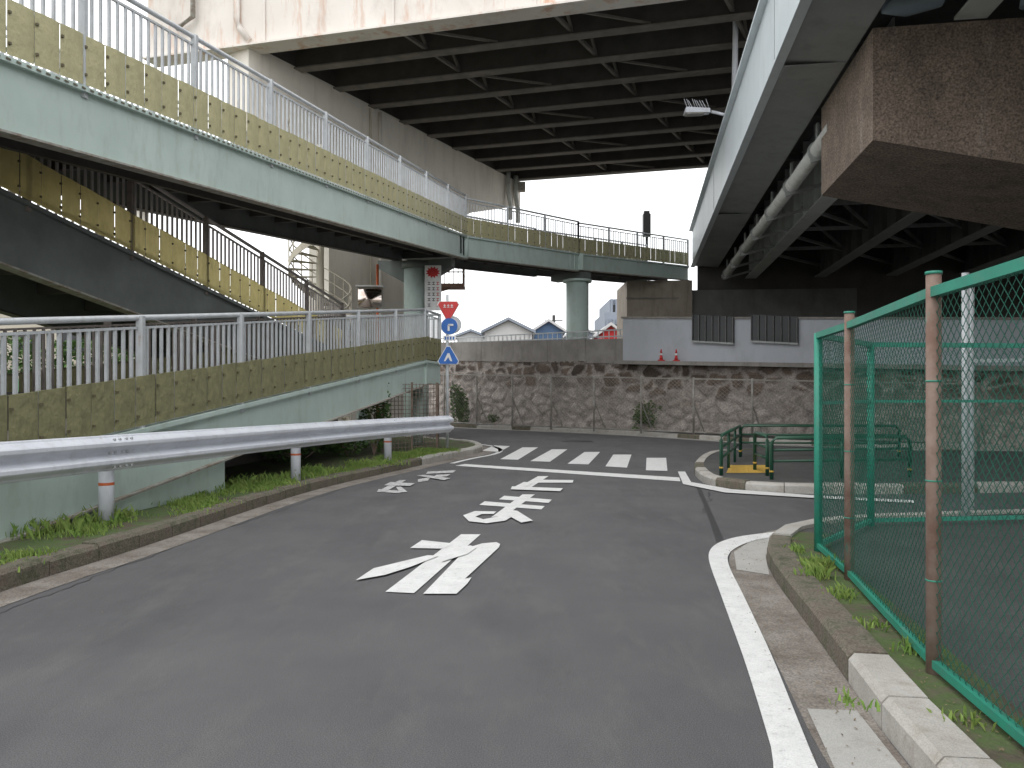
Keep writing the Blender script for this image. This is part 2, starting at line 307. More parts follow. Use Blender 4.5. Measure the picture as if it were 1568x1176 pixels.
# ---------------------------------------------------------------- guard rail
def guard():
    root=empty("guard_rail")
    path=[(-6.7,-1),(-5.4,3.8),(-4.28,8.5),(-3.33,12.5),(-2.37,15.7),(-1.45,17.85)]
    path=smooth(path,2); prof=[(0,-.19),(.012,-.182),(.02,-.165),(.08,-.125),(.092,-.11),(.092,-.075),(.08,-.06),(.012,-.022),(.0,-.01),(.0,.01),(.012,.022),(.08,.06),(.092,.075),(.092,.11),(.08,.125),(.02,.165),(.012,.182),(0,.19)]
    path=[V(p) for p in path]
    e=path[-1]; t=(path[-1]-path[-2]).normalized(); n=V((-t.y,t.x))
    for k in range(1,8):
        a=k/7*math.pi; path.append(e+t*math.sin(a)*.22+n*(1-math.cos(a))*.13)
    def zc(y): return .9-.0085*(y-8)
    m=M("w_beam"); rings=[]
    for i,p in enumerate(path):
        tt=(path[min(i+1,len(path)-1)]-path[max(i-1,0)]).normalized(); nn=V((tt.y,-tt.x))
        rings.append([(p.x+nn.x*o,p.y+nn.y*o,zc(p.y)+z) for o,z in prof])
    vs=[v for r in rings for v in r]; k=len(prof)
    fs=[(i*k+j,(i+1)*k+j,(i+1)*k+j+1,i*k+j+1) for i in range(len(rings)-1) for j in range(k-1)]
    m.faces(vs,fs,WHITEST,False)
    for sc in ((-4.28,8.5),(-2.37,15.7)):
        d=V((.2255,.974,0)) ; nn=V((d.y,-d.x,0)); c=V((sc[0],sc[1],zc(sc[1])))+nn*.006
        r0=[c-d*.2+nn*o+V((0,0,z)) for o,z in prof]; r1=[c+d*.2+nn*o+V((0,0,z)) for o,z in prof]
        m.faces(r0+r1,[(j,j+k,j+k+1,j+1) for j in range(k-1)],WHITEST)
        for dy in (-.13,-.05,.05,.13):
            for z,o in ((-.145,.055),(.145,.055),(0,.0)):
                q=c+d*dy+nn*o+V((0,0,z)); m.tube(q,q+nn*.02,.015,RAIL,8)
    m.build(root,recalc=False)
    m=M("posts")
    for x,y in [(-5.23,4.5),(-4.28,8.5),(-3.33,12.5),(-2.37,15.7)]:
        c=V((x-.12,y,0)); m.tube(c+V((0,0,.05)),c+V((0,0,.98)),.078,WHITEST,16)
        m.tube(c+V((0,0,.54)),c+V((0,0,.57)),.08,ORANGE,16,cap=False)
        m.tube(c+V((0,0,.98)),c+V((0,0,1.0)),.065,WHITEST,16)
        m.box((x-.03,y,zc(y)),(.1,.08,.3),WHITEST)
    m.build(root)
guard()
# ---------------------------------------------------------------- footbridge
FB=empty("pedestrian_footbridge")
def lerp(a,b,t): return a+(b-a)*t
def railing(name,a,b,h,nb,out,ph=.62,post=RAIL,bar=RAIL,panel=PANEL,sp=.15,tile=.37,bolts=True,bw=.036):
    a=V(a);b=V(b);L=(b-a).length; m=M(name); o=V((out[0],out[1],0)).normalized()
    Z=V((0,0,1))
    m.tube(a+Z*h,b+Z*h,.035,bar,8)
    m.beam(a+Z*(h-.12),b+Z*(h-.12),.035,.03,bar)
    m.beam(a+Z*.1,b+Z*.1,.04,.04,bar)
    for i in range(nb+1):
        p=lerp(a,b,i/nb)
        m.beam(p-Z*.12+o*.02,p+Z*(h+.02)+o*.02,.08,.08,post)
    n=int(L/sp)
    for i in range(1,n):
        p=lerp(a,b,i/n); m.beam(p+Z*.1,p+Z*(h-.12),.03,bw,bar)
    if panel:
        n=max(1,round(L/tile))
        for i in range(n):
            p=lerp(a,b,(i+.015)/n);q=lerp(a,b,(i+.985)/n);c=lerp(p,q,.5)
            e_=random.uniform(0,.008); pts=[]
            for (w,extra) in ((p,0),(lerp(p,c,.5),.012),(c,.016),(lerp(c,q,.5),.012),(q,0)):
                pts.append(w+o*(.055+extra+e_))
            top=ph+random.uniform(-.006,.006); bot=.03
            vs=[w+Z*bot for w in pts]+[w+Z*top for w in pts]+[w+Z*top-o*.03 for w in pts]
            m.faces(vs,[(j,j+1,j+6,j+5) for j in range(4)]+[(j+5,j+6,j+11,j+10) for j in range(4)],panel)
            if bolts:
                for z in (.15,ph-.14):
                    w=lerp(p,q,.06)+Z*z+o*.06; m.beam(w,w+o*.025,.028,.028,BOLT)
    m.build(FB)
def flight(name,a,b,left,width,gd,side=GREENST,under=DARKST,gd2=None):
    a=V(a);b=V(b); l=V((left[0],left[1],0)).normalized()*width; Z=V((0,0,1)); m=M(name)
    gd2=gd2 or gd
    m.hexa([a-Z*.14+l*.03,b-Z*.14+l*.03,b+l*.97-Z*.14,a+l*.97-Z*.14,a-Z*.02+l*.03,b-Z*.02+l*.03,b+l*.97-Z*.02,a+l*.97-Z*.02],CONC)
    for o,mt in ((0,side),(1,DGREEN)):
        p=a+l*o;q=b+l*o
        s=l.normalized()*.03
        m.hexa([p-Z*gd-s,q-Z*gd2-s,q-Z*gd2+s,p-Z*gd+s,p-Z*.06-s,q-Z*.06-s,q-Z*.06+s,p-Z*.06+s],mt)
        w=l.normalized()*.1
        m.hexa([p-Z*(gd+.025)-w,q-Z*(gd2+.025)-w,q-Z*(gd2+.025)+w,p-Z*(gd+.025)+w,p-Z*gd-w,q-Z*gd2-w,q-Z*gd2+w,p-Z*gd+w],RUSTE if o==0 else under)
        m.hexa([p-Z*.06-w,q-Z*.06-w,q-Z*.06+w,p-Z*.06+w,p-w,q-w,q+w,p+w],mt)
    L=(b-a).length;n=max(1,int(L/1.1))
    for i in range(n+1):
        p=lerp(a,b,i/n)-Z*.32
        m.beam(p+l*.03,p+l*.97,.08,.34,under)
    m.beam(a+l*.5-Z*.5,b+l*.5-Z*.5,.1,.25,under)
    m.build(FB)
dl=V((.196,.981,0)); nl=V((-.981,.196,0)); Z=V((0,0,1))
def LP(y,z=None):
    x=-4.92+.2*(y-7.22); zz=.87+(2.37-.87)*(y-7.22)/(20.4-7.22); return V((x,y,zz if z is None else z))
la=LP(7.22-2*2.196);lb=LP(20.4)
flight("lower_flight",la,lb,nl,2.2,.8,gd2=.62)
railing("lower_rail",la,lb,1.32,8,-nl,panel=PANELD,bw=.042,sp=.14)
railing("lower_rail_far",la+nl*2.2,lb+nl*2.2,1.32,8,nl,post=RAILB,bar=RAILB,panel=PANELD,sp=.16,bolts=False)
m=M("lower_plinth")
p=la-nl*.02;q=LP(11.2)-nl*.02
m.hexa([V((p.x,p.y,.05)),V((q.x,q.y,.05)),V((q.x,q.y,.05))+nl*.1,V((p.x,p.y,.05))+nl*.1,p-Z*.7,q-Z*.7,q-Z*.7+nl*.1,p-Z*.7+nl*.1],GREENST)
m.build(FB)
le=lb+dl*1.35
flight("landing",lb,V((le.x,le.y,lb.z)),nl,4.5,.6,gd2=.6)
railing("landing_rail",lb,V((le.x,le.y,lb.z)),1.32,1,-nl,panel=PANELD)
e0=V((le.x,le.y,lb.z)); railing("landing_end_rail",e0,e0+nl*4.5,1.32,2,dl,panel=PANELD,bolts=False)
m=M("landing_end"); m.beam(e0-Z*.33,e0+nl*4.5-Z*.33,.04,.55,GREENST)
m.beam(lb-Z*.33-nl*.08,lb-Z*.33,.12,.62,GREENST)
for o in (.4,2.0,4.1):
    c=lb+nl*o+dl*.7; m.tube((c.x,c.y,.1),(c.x,c.y,lb.z-.5),.15,GREENST,16)
m.build(FB)
def MP(y): return V((-4.53-.2*(20.8-y),y,2.55+.152*(20.8-y)))
ma=MP(20.8);mb=MP(6.5)
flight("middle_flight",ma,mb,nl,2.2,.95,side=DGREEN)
RM=mat("rail_mid",(.42,.39,.38),(.34,.31,.3),.6,5)
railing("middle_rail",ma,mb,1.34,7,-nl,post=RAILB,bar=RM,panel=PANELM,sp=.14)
railing("middle_rail_far",ma+nl*2.2,mb+nl*2.2,1.34,7,nl,post=RAILB,bar=RAILB,panel=PANELM,bolts=False,sp=.2)
m=M("near_landing"); c=mb
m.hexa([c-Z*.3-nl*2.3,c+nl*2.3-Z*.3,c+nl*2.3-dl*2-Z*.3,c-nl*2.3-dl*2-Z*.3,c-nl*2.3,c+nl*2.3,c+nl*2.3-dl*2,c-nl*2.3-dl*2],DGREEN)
for o in (-1.2,1.2):
    q=c+nl*o-dl*1; m.tube((q.x,q.y,.1),(q.x,q.y,c.z-.2),.35,GREENST,20)
m.build(FB)
ua=V((-5.13,9.34,5.17));ub=V((-1.61,26.9,6.9)); du=(ub-ua)/8
u0=ua-du*1.6
flight("upper_flight",u0,ub,nl,2.3,.78)
railing("upper_rail",ua-du,ub,1.39,9,-nl,bw=.04)
railing("upper_rail_far",ua-du+nl*2.3,ub+nl*2.3,1.39,9,nl,bolts=False,bw=.04)
m=M("deck_edge_holes")  # dark strips stand in for the row of small holes along the deck
for i in range(150):
    p=lerp(ua-du,ub,i/150)-nl*.105-Z*.03; m.beam(p,p-nl*.006,.06,.018,BOLT)
m.build(FB)
sb=ub; sm=V((2.69,32,7.2)); se=V((8.35,37.3,7.53))
d1=(sm-sb); d1.z=0; d1.normalize(); n1=V((-d1.y,d1.x,0))
flight("span_a",sb,sm,n1,2.2,.72)
flight("span_b",sm,se,n1,2.2,.66)
railing("span_rail",sb,sm,1.3,3,-n1,sp=.15); railing("span_rail_b",sm,se,1.25,4,-n1,sp=.16)
railing("span_rail_far",sb+n1*2.2,sm+n1*2.2,1.3,3,n1,sp=.2,bolts=False); railing("span_rail_far_b",sm+n1*2.2,se+n1*2.2,1.25,4,n1,sp=.2,bolts=False)
m=M("bend_plate")
m.prism([(ub.x,ub.y),((sb+n1*2.2).x,(sb+n1*2.2).y),((ub+nl*2.3).x,(ub+nl*2.3).y)],6.2,6.85,DGREEN)
m.tube((ub.x+.02,ub.y,6.15),(ub.x+.02,ub.y,6.9),.1,GREENST,12)
m.beam(sm-n1*.02-Z*.02,sm-n1*.02-Z*.68,.5,.03,GREENST,up=(d1.x,d1.y,0))
for dd in (-.6,-.3,.3,.6):
    q=sm+d1*dd-n1*.04; m.beam(q-Z*.05,q-Z*.66,.03,.06,GREENST)
    q=ub-dl*abs(dd)*1.2+nl*-.05; m.beam(q-Z*.05,q-Z*.72,.03,.06,GREENST)
m.build(FB)
m=M("pillars")
c=V((-3.25,26.6,0)); m.tube((c.x,c.y,.1),(c.x,c.y,5.75),.42,GREENST,32)
for s in (-1,1):
    m.hexa([c+nl*s*.3+V((0,0,5.2))-dl*.2,c+nl*s*.3+V((0,0,5.2))+dl*.2,c+nl*s*1.3+V((0,0,5.75))+dl*.2,c+nl*s*1.3+V((0,0,5.75))-dl*.2,c+nl*s*.3+V((0,0,5.98))-dl*.2,c+nl*s*.3+V((0,0,5.98))+dl*.2,c+nl*s*1.3+V((0,0,6.02))+dl*.2,c+nl*s*1.3+V((0,0,6.02))-dl*.2],DGREEN)
m.tube((c.x,c.y,5.7),(c.x,c.y,5.95),.5,DGREEN,32)
c=V((2.72,32.6,0)); m.tube((c.x,c.y,.5),(c.x,c.y,6.2),.47,GREENST,32)
m.tube((c.x,c.y,6.1),(c.x,c.y,6.2),.6,GREENST,24); m.beam(c+n1*-.5+Z*6.35,c+n1*1.2+Z*6.35,.5,.26,DGREEN)
m.tube((c.x,c.y,.1),(c.x,c.y,.72),.54,CONC,32)
m.build(FB)
m=M("wire_cage"); CG=mat("rusty_wire",(.11,.07,.05),(.2,.16,.13),.8,6)
def grid(m,a,b,z0,z1,sp,w,mt):
    a=V(a);b=V(b);L=(b-a).length;n=int(L/sp)
    for i in range(n+1):
        p=lerp(a,b,i/n); m.beam((p.x,p.y,z0),(p.x,p.y,z1),w,w,mt)
    for j in range(int((z1-z0)/sp)+1):
        z=z0+j*sp; m.beam((a.x,a.y,z),(b.x,b.y,z),w,w,mt)
grid(m,(-3.0,18.3,0),(-1.85,19.3,0),.13,1.75,.1,.012,CG)
grid(m,(-1.85,19.3,0),(-2.0,21.2,0),.13,1.75,.1,.012,CG)
for q in [(-3.0,18.3),(-2.4,18.8),(-1.85,19.3),(-2.0,21.2)]: m.beam((*q,.1),(*q,1.78),.05,.05,CG)
m.build()
m=M("under_ramp_shade"); m.beam((-6.3,9,.8),(-4.6,20.5,.8),.1,1.5,DARKST); m.build()  # dark sheet standing in for the shade beneath the ramp
# ---------------------------------------------------------------- elevated expressway (overhead)
EX=empty("elevated_expressway")
A=V((-8,24,0));B=V((.1,39,0)); e=V((.965,-.262,0)); LN=46
N=9
m=M("deck")
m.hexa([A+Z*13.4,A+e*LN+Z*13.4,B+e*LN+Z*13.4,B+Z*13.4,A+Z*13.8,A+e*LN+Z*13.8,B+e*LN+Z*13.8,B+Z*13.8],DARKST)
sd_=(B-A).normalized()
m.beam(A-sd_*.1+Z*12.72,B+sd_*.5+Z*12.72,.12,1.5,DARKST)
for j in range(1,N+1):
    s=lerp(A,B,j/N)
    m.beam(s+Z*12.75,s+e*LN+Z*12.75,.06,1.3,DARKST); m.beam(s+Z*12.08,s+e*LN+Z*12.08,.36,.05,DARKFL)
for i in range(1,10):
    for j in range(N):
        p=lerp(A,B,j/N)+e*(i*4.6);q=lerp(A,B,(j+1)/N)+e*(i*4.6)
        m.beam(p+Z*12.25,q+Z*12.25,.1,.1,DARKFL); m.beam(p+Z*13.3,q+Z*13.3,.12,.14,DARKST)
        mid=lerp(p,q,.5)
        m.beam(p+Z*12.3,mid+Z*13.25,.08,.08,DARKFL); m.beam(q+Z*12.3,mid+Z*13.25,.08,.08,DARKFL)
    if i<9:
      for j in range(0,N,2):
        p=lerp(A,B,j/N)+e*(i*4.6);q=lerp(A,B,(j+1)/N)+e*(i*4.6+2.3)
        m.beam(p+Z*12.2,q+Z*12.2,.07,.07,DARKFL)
m.build(EX)
m=M("fascia_girder")
a=A-e*3.6
nb=V((.262,.965,0))
m.beam(a+Z*13.6,a+e*(LN+3)+Z*13.6,.35,3.2,CREAM)
m.beam(a+Z*12.02-nb*.05,a+e*(LN+3)+Z*12.02-nb*.05,.7,.06,CREAM)
m.beam(a+Z*14.4-nb*.3,a+e*(LN+3)+Z*14.4-nb*.3,.3,.12,CREAM)
for i in range(1,12):
    q=a+e*(i*4.2)-nb*.2; m.beam(q+Z*12.1,q+Z*15,.06,.08,CREAM)
q=A-nb*.3-e*.3
m.path([q+Z*16,q+Z*12.9,q+Z*12.6+V((.1,0,0)),q+Z*12.2+V((.4,0,0))],.1,CREAM,10)
m.path([A-nb*.35-e*1.8+Z*15,A-nb*.35-e*1.8+Z*13.1,A-nb*.35-e*2.4+Z*12.8],.08,RUSTE,10)
m.build(EX)
m=M("pier")
def S(s): return A+(B-A)*s
prof=[(-.01,12.15),(-.01,9.4),(.12,8.1),(.2,7.6),(.2,0.0),(.53,0.0),(.53,7.6),(.6,8.4),(.75,9.6),(1.03,10.9),(1.03,12.05),(.7,12.1),(.4,12.15)]
tn=V((-.88,.475,0))*.9
pf=[S(s)+Z*z-tn*.1 for s,z in prof]; pb=[p+tn for p in pf]
m.poly(pf,CREAMC); m.poly(pb[::-1],CREAMC)
for i in range(len(pf)):
    j=(i+1)%len(pf); m.poly([pf[i],pf[j],pb[j],pb[i]],CREAMC)
for s,w in ((.985,.12),(.94,.1)):
    q=S(s)-tn.normalized()*.24; m.path([q+Z*12.2,q+Z*11.2,q+Z*10.6+V((.1,0,0)),q+V((.1,0,9.9))],w,PIPE,10)
m.box(tuple(S(1.0)-tn.normalized()*.35+Z*11.7),(.5,.5,.4),RUSTE)
q=S(.36)-tn.normalized()*.17; m.tube(q+Z*.1,q+Z*12,.07,CREAMC,8); q=S(.33)-tn.normalized()*.14; m.beam(q+Z*.1,q+Z*12,.05,.1,BLDB)
m.build(EX)
m=M("maintenance_balcony")
c=V((-2.65,31.3,5.75)); RB=mat("rust_red",(.25,.12,.09),(.35,.25,.2),.8,5)
m.box(c,(1.5,1.2,.1),RB); m.beam(c+V((-.7,0,-.3)),c+V((.2,0,-.05)),.08,.08,RB)
for x in [-.72+i*.18 for i in range(9)]: m.beam(c+V((x,-.58,.05)),c+V((x,-.58,1.0)),.025,.025,RB)
for y in [-.58+i*.19 for i in range(7)]: m.beam(c+V((.72,y,.05)),c+V((.72,y,1.0)),.025,.025,RB)
for z in (.5,1.0): m.beam(c+V((-.74,-.58,z)),c+V((.72,-.58,z)),.04,.04,RB); m.beam(c+V((.72,-.58,z)),c+V((.72,.58,z)),.04,.04,RB)
m.build(EX)
# ---------------------------------------------------------------- spiral staircase
m=M("spiral_staircase"); c=V((-5.95,24.3,0)); m.tube((c.x,c.y,.1),(c.x,c.y,9.2),.12,BLDB,12)
prev=None
for i in range(44):
    a=i*.38; z=.3+i*.2; d=V((math.cos(a),math.sin(a),0)); d2=V((math.cos(a+.36),math.sin(a+.36),0)); d3=V((math.cos(a+.18),math.sin(a+.18),0))
    q=c+Z*z
    m.hexa([q,q+d*.95,q+d2*.95,q+d3*.1,q+Z*.04,q+d*.95+Z*.04,q+d2*.95+Z*.04,q+d3*.1+Z*.04],BLDB)
    m.beam(q+d*.95,q+d*.95+Z*1.05,.03,.03,BLDB)
    cur=q+d*.95
    if prev is not None:
        for k in (.35,.7,1.05): m.beam(prev+Z*k,cur+Z*k,.03,.03,BLDB)
        m.beam(prev-Z*.02,cur-Z*.02,.03,.2,BLDB)
    prev=cur
m.build()
m=M("service_walkway"); 
m.hexa([V((-13,26,7.9)),V((-6.3,25.0,7.4)),V((-6.3,26.0,7.4)),V((-13,27,7.9)),V((-13,26,8.1)),V((-6.3,25.0,7.6)),V((-6.3,26.0,7.6)),V((-13,27,8.1))],RUSTE)
for i in range(24):
    p=lerp(V((-13,26,8.1)),V((-6.3,25,7.6)),i/23); m.beam(p,p+Z*1.1,.04,.04,RAIL)
m.beam((-13,26,9.2),(-6.3,25,8.7),.05,.05,RAIL); m.tube((-12.5,26.5,0),(-12.5,26.5,7.9),.2,CREAMC,12); m.build()
# ---------------------------------------------------------------- right viaduct
VI=empty("steel_girder_viaduct")
def D(u,v,z): return V((u*.161+v*.987,u*.987-v*.161,z))
def vbox(m,u0,u1,v0,v1,z0,z1,mt):
    q=[(u0,v0),(u1,v0),(u1,v1),(u0,v1)]
    m.hexa([D(a,b,z0) for a,b in q]+[D(a,b,z1) for a,b in q],mt)
m=M("box_girder")
vbox(m,-12,38,2.45,2.49,7.5,9.15,SILVER)
vbox(m,-12,38,2.38,2.56,7.44,7.5,SILVER)
m.hexa([D(-12,2.56,7.5),D(38,2.56,7.5),D(38,3.62,7.42),D(-12,3.62,7.42),D(-12,2.56,7.54),D(38,2.56,7.54),D(38,3.62,7.46),D(-12,3.62,7.46)],GREYST)
vbox(m,-12,38,3.6,3.64,7.42,9.1,GREYST)
vbox(m,-12,38,2.3,2.5,9.15,9.22,SILVER)
for u in range(-9,38,12):
    vbox(m,u,u+.02,2.44,2.45,7.5,9.15,GREYST); vbox(m,u-.3,u+.3,2.56,3.6,7.40,7.42,GREYST)
m.build(VI)
m=M("deck"); vbox(m,-12,38.5,2.5,22,9.22,9.5,SHADST); vbox(m,38.0,38.3,2.7,22,4.0,9.22,DARKST); m.build(VI)  # dark end sheet added, shade below the girders put into its colour
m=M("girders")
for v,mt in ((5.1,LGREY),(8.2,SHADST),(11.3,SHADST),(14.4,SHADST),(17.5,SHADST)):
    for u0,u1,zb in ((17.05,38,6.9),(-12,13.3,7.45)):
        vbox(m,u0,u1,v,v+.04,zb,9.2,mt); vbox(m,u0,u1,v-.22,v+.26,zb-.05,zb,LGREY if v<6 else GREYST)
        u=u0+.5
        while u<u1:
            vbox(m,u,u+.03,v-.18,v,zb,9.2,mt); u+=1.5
for u in range(-10,38,4):
    if 12<u<17.5: continue
    vs=[3.64,5.1,8.2,11.3,14.4,17.5,20.6]
    for a,b in zip(vs,vs[1:]):
        m.beam(D(u,a,9.0),D(u,b,9.0),.15,.2,SHADST)
        if a<4: continue
        m.beam(D(u,a,7.5),D(u,b,7.5),.12,.12,GREYST)
        mid=(a+b)/2
        m.beam(D(u,a,7.5),D(u,mid,9),.1,.1,GREYST); m.beam(D(u,b,7.5),D(u,mid,9),.1,.1,GREYST)
        m.beam(D(u,a,7.4),D(u+4,b,7.4),.1,.1,GREYST)
vbox(m,-12,38,21.5,21.6,5.5,9.2,DARKST)
m.build(VI)
m=M("drain_pipe")
m.tube(D(16.5,3.85,6.85),D(37,3.85,6.85),.17,PIPE,16)
m.tube(D(16.5,4.25,7.2),D(37,4.25,7.2),.07,PIPEB,10)
for u in range(18,37,3):
    m.tube(D(u,3.85,6.85),D(u+.12,3.85,6.85),.21,GREYST,16); m.beam(D(u+.06,3.85,7.0),D(u+.06,3.85,7.45),.05,.1,GREYST)
    m.beam(D(u+.06,3.7,6.62),D(u+.06,5.1,6.98),.08,.08,GREYST)
m.path([D(12.9,3.72,8.6),D(12.9,3.72,7.75),D(12.9,3.8,7.55),D(12.9,4.05,7.5),D(12.9,4.5,7.6),D(12.9,4.7,7.8),D(12.9,4.9,8.8)],.16,PIPEB,14)
m.tube(D(12.9,3.72,7.85),D(12.9,3.72,7.95),.2,PIPEB,14)
m.tube(D(13.0,5.95,4.6),D(13.0,5.95,8.6),.11,PIPE,14)
m.tube(D(12.8,5.7,7.3),D(12.8,5.9,9.0),.09,PIPEB,12)
m.build(VI)
m=M("pier_cap")
q=[(3.7,5.6),(3.7,7.4),(14,7.4),(14,4.2),(10,4.2)]
a=[D(13.37,v,z) for v,z in q]; b=[D(17.0,v,z) for v,z in q]
m.poly(a,BROWNC); m.poly(b[::-1],BROWNC)
for i in range(5):
    j=(i+1)%5; m.poly([a[i],a[j],b[j],b[i]],BROWNC)
o=m.build(VI); bv=o.modifiers.new("b","BEVEL"); bv.width=.06; bv.segments=2
m=M("pier_column"); 
m.hexa([D(13.7,10,.0),D(16.7,10,.0),D(16.7,13.5,.0),D(13.7,13.5,.0),D(13.7,10,4.4),D(16.7,10,4.4),D(16.7,13.5,4.4),D(13.7,13.5,4.4)],BROWNC); m.build(VI)
m=M("bearing"); vbox(m,13.6,14.4,4.8,5.4,7.4,7.46,DARKST); m.build(VI)
m=M("concrete_abutment")
q0=P(960,600,36.5);q1=P(1060,600,36.3);
m.hexa([V((q0.x,36.5,1.5)),V((q1.x,36.3,1.5)),V((q1.x,40,1.5)),V((q0.x,40,1.5)),V((q0.x,36.5,6.72)),V((q1.x,36.3,6.72)),V((q1.x,40,6.72)),V((q0.x,40,6.72))],ABUT)
m.hexa([V((q1.x+.02,36.6,1.5)),V((26,35.0,1.5)),V((26,42,1.5)),V((q1.x+.02,42,1.5)),V((q1.x+.02,36.6,6.3)),V((26,35.0,6.3)),V((26,42,6.3)),V((q1.x+.02,42,6.3))],SHADST)  # rest of the abutment, viaduct shade put into its darker colour
m.box(((q0.x+q1.x)/2,36.4,5.9),(q1.x-q0.x+.1,.12,.06),CONC)
m.build()
# ---------------------------------------------------------------- stone wall (true relief)
W0=V((-2.8,36.5,0));W1=V((9.35,24.6,0)); wd=(W1-W0).normalized(); wn=V((wd.y,-wd.x,0))
if wn.y>0: wn=-wn
Ws=W0-wd*6; WL=30.0
def wtop(s): return 3.1-.67*(s-6)/17.0
def stonewall():
    nx=int(WL/.045); nz=42; vs=[];cols=[]
    for j in range(nz+1):
        for i in range(nx+1):
            s=i*.045; p=Ws+wd*s; top=wtop(s); z=.1+(top-.1)*j/nz
            q=V((s*1.45,z*2.3,.5)); q=q+V((noise.noise(q*1.3),noise.noise(q*1.3+V((9,3,1))),0))*.35
            dist,pts=noise.voronoi(q); ed=dist[1]-dist[0]
            t=min(1,max(0,(ed-.1)/.13)); t=t*t*(3-2*t)
            rnd=abs(noise.cell(pts[0]*7.3))%1
            dd=t*.07+noise.noise(V((s*9,z*9,0)))*.012
            pos=p+wn*(dd+.22*(1-z/3.2)); vs.append((pos.x,pos.y,z))
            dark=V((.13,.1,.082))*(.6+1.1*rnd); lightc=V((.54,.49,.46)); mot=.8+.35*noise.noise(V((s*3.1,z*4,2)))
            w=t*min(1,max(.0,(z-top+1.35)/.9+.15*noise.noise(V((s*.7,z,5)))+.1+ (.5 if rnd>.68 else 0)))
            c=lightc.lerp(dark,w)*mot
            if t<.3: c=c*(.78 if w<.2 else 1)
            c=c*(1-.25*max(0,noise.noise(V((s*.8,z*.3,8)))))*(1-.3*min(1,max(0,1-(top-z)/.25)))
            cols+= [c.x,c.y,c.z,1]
    fs=[]
    for j in range(nz):
        for i in range(nx):
            a=j*(nx+1)+i; fs.append((a,a+1,a+nx+2,a+nx+1))
    me=bpy.data.meshes.new("stone_retaining_wall"); me.from_pydata(vs,[],fs)
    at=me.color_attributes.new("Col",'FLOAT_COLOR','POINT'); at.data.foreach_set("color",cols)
    mt=bpy.data.materials.new("rubble_stone"); mt.use_nodes=True; n=mt.node_tree.nodes;l=mt.node_tree.links
    va=n.new("ShaderNodeVertexColor"); va.layer_name="Col"; b=n["Principled BSDF"]; b.inputs["Roughness"].default_value=.92
    tc=n.new("ShaderNodeTexCoord"); nz_=n.new("ShaderNodeTexNoise"); nz_.inputs["Scale"].default_value=18; nz_.inputs["Detail"].default_value=6
    l.new(tc.outputs["Object"],nz_.inputs["Vector"]); r=n.new("ShaderNodeValToRGB"); r.color_ramp.elements[0].color=(.6,.6,.6,1); r.color_ramp.elements[1].color=(1.35,1.3,1.25,1); r.color_ramp.elements[0].position=.3; r.color_ramp.elements[1].position=.7
    l.new(nz_.outputs["Fac"],r.inputs["Fac"]); mm=n.new("ShaderNodeMixRGB"); mm.blend_type='MULTIPLY'; mm.inputs[0].default_value=1
    l.new(va.outputs["Color"],mm.inputs[1]); l.new(r.outputs["Color"],mm.inputs[2]); l.new(mm.outputs[0],b.inputs["Base Color"])
    me.materials.append(mt); o=bpy.data.objects.new("stone_retaining_wall",me); scene.collection.objects.link(o)
    for p in me.polygons: p.use_smooth=True
stonewall()
def wallpt(px):
    r=(px-HX)/F
    return (r*W0.y-W0.x)/(wd.x-r*wd.y)
tg=wallpt(955)
m=M("concrete_parapet")
def strip(m,t0,t1,za0,za1,zb0,zb1,th,mt,fo=0):
    a=W0+wd*t0+wn*fo;b=W0+wd*t1+wn*fo;k=-wn*th
    m.hexa([a+Z*za0,b+Z*za1,b+k+Z*za1,a+k+Z*za0,a+Z*zb0,b+Z*zb1,b+k+Z*zb1,a+k+Z*zb0],mt)
tt=lambda t: wtop(t+6)
t=-6.0
while t<tg-.01:
    t2=min(t+2.0,tg); strip(m,t+.01,t2-.01,tt(t)-.03,tt(t2)-.03,3.86-.03*t,3.86-.03*t2,.3,CONC,.02); t=t2
strip(m,-6,tg,tt(-6)-.1,tt(tg)-.1,tt(-6),tt(tg),.5,CONC,.1)
m.build()
m=M("grey_wall")
strip(m,tg,24,tt(tg)-.05,tt(24)-.05,4.32,3.35,.35,GWALL,.05)
strip(m,tg-.05,24,4.32,3.35,4.39,3.42,.5,CONC,.1)
def wz(px,py):
    t=wallpt(px); p=W0+wd*t; return t,CH-(py-HY)/F*p.y
for (x0,x1) in ((1064,1126),(1154,1224)):
    t0,z1=wz(x0,483);t1,_=wz(x1,484);_,z0=wz(x0,522)
    dz=(t1-t0)*.05
    strip(m,t0,t1,z0,z0-dz*2,z1+.02,z1-dz*2,.3,DARKGL,.14)
    n=6
    for i in range(n+1):
        q=t0+(t1-t0)*i/n; strip(m,q-.012,q+.012,z0-.03-dz*2*i/n,z0-.03-dz*2*i/n,z1-dz*2*i/n,z1-dz*2*i/n,.03,SHADST,.18)
    strip(m,t0-.03,t1+.03,z0-.05,z0-.05-dz*2,z0+.01,z0+.01-dz*2,.04,GREYST,.19)
m.build()
m=M("embankment_ground")
a=W0-wd*6-wn*.2;b=W0+wd*24-wn*.2
m.poly([(a.x,a.y,2.9),(b.x,b.y,2.0),(60,60,3.2),(120,400,3.2),(-160,400,3.2),(-30,70,3.2)],GROUND); m.build()
m=M("roadside_railing")
a=W0-wd*6-wn*.5;b=W0+wd*tg-wn*.5
for i in range(60):
    p=lerp(a,b,i/59); m.beam((p.x,p.y,3.4),(p.x,p.y,4.2-.25*i/59),.04,.04,RAIL)
for z in (3.95,4.2): m.beam((a.x,a.y,z),(b.x,b.y,z-.25),.05,.05,RAIL)
m.build()
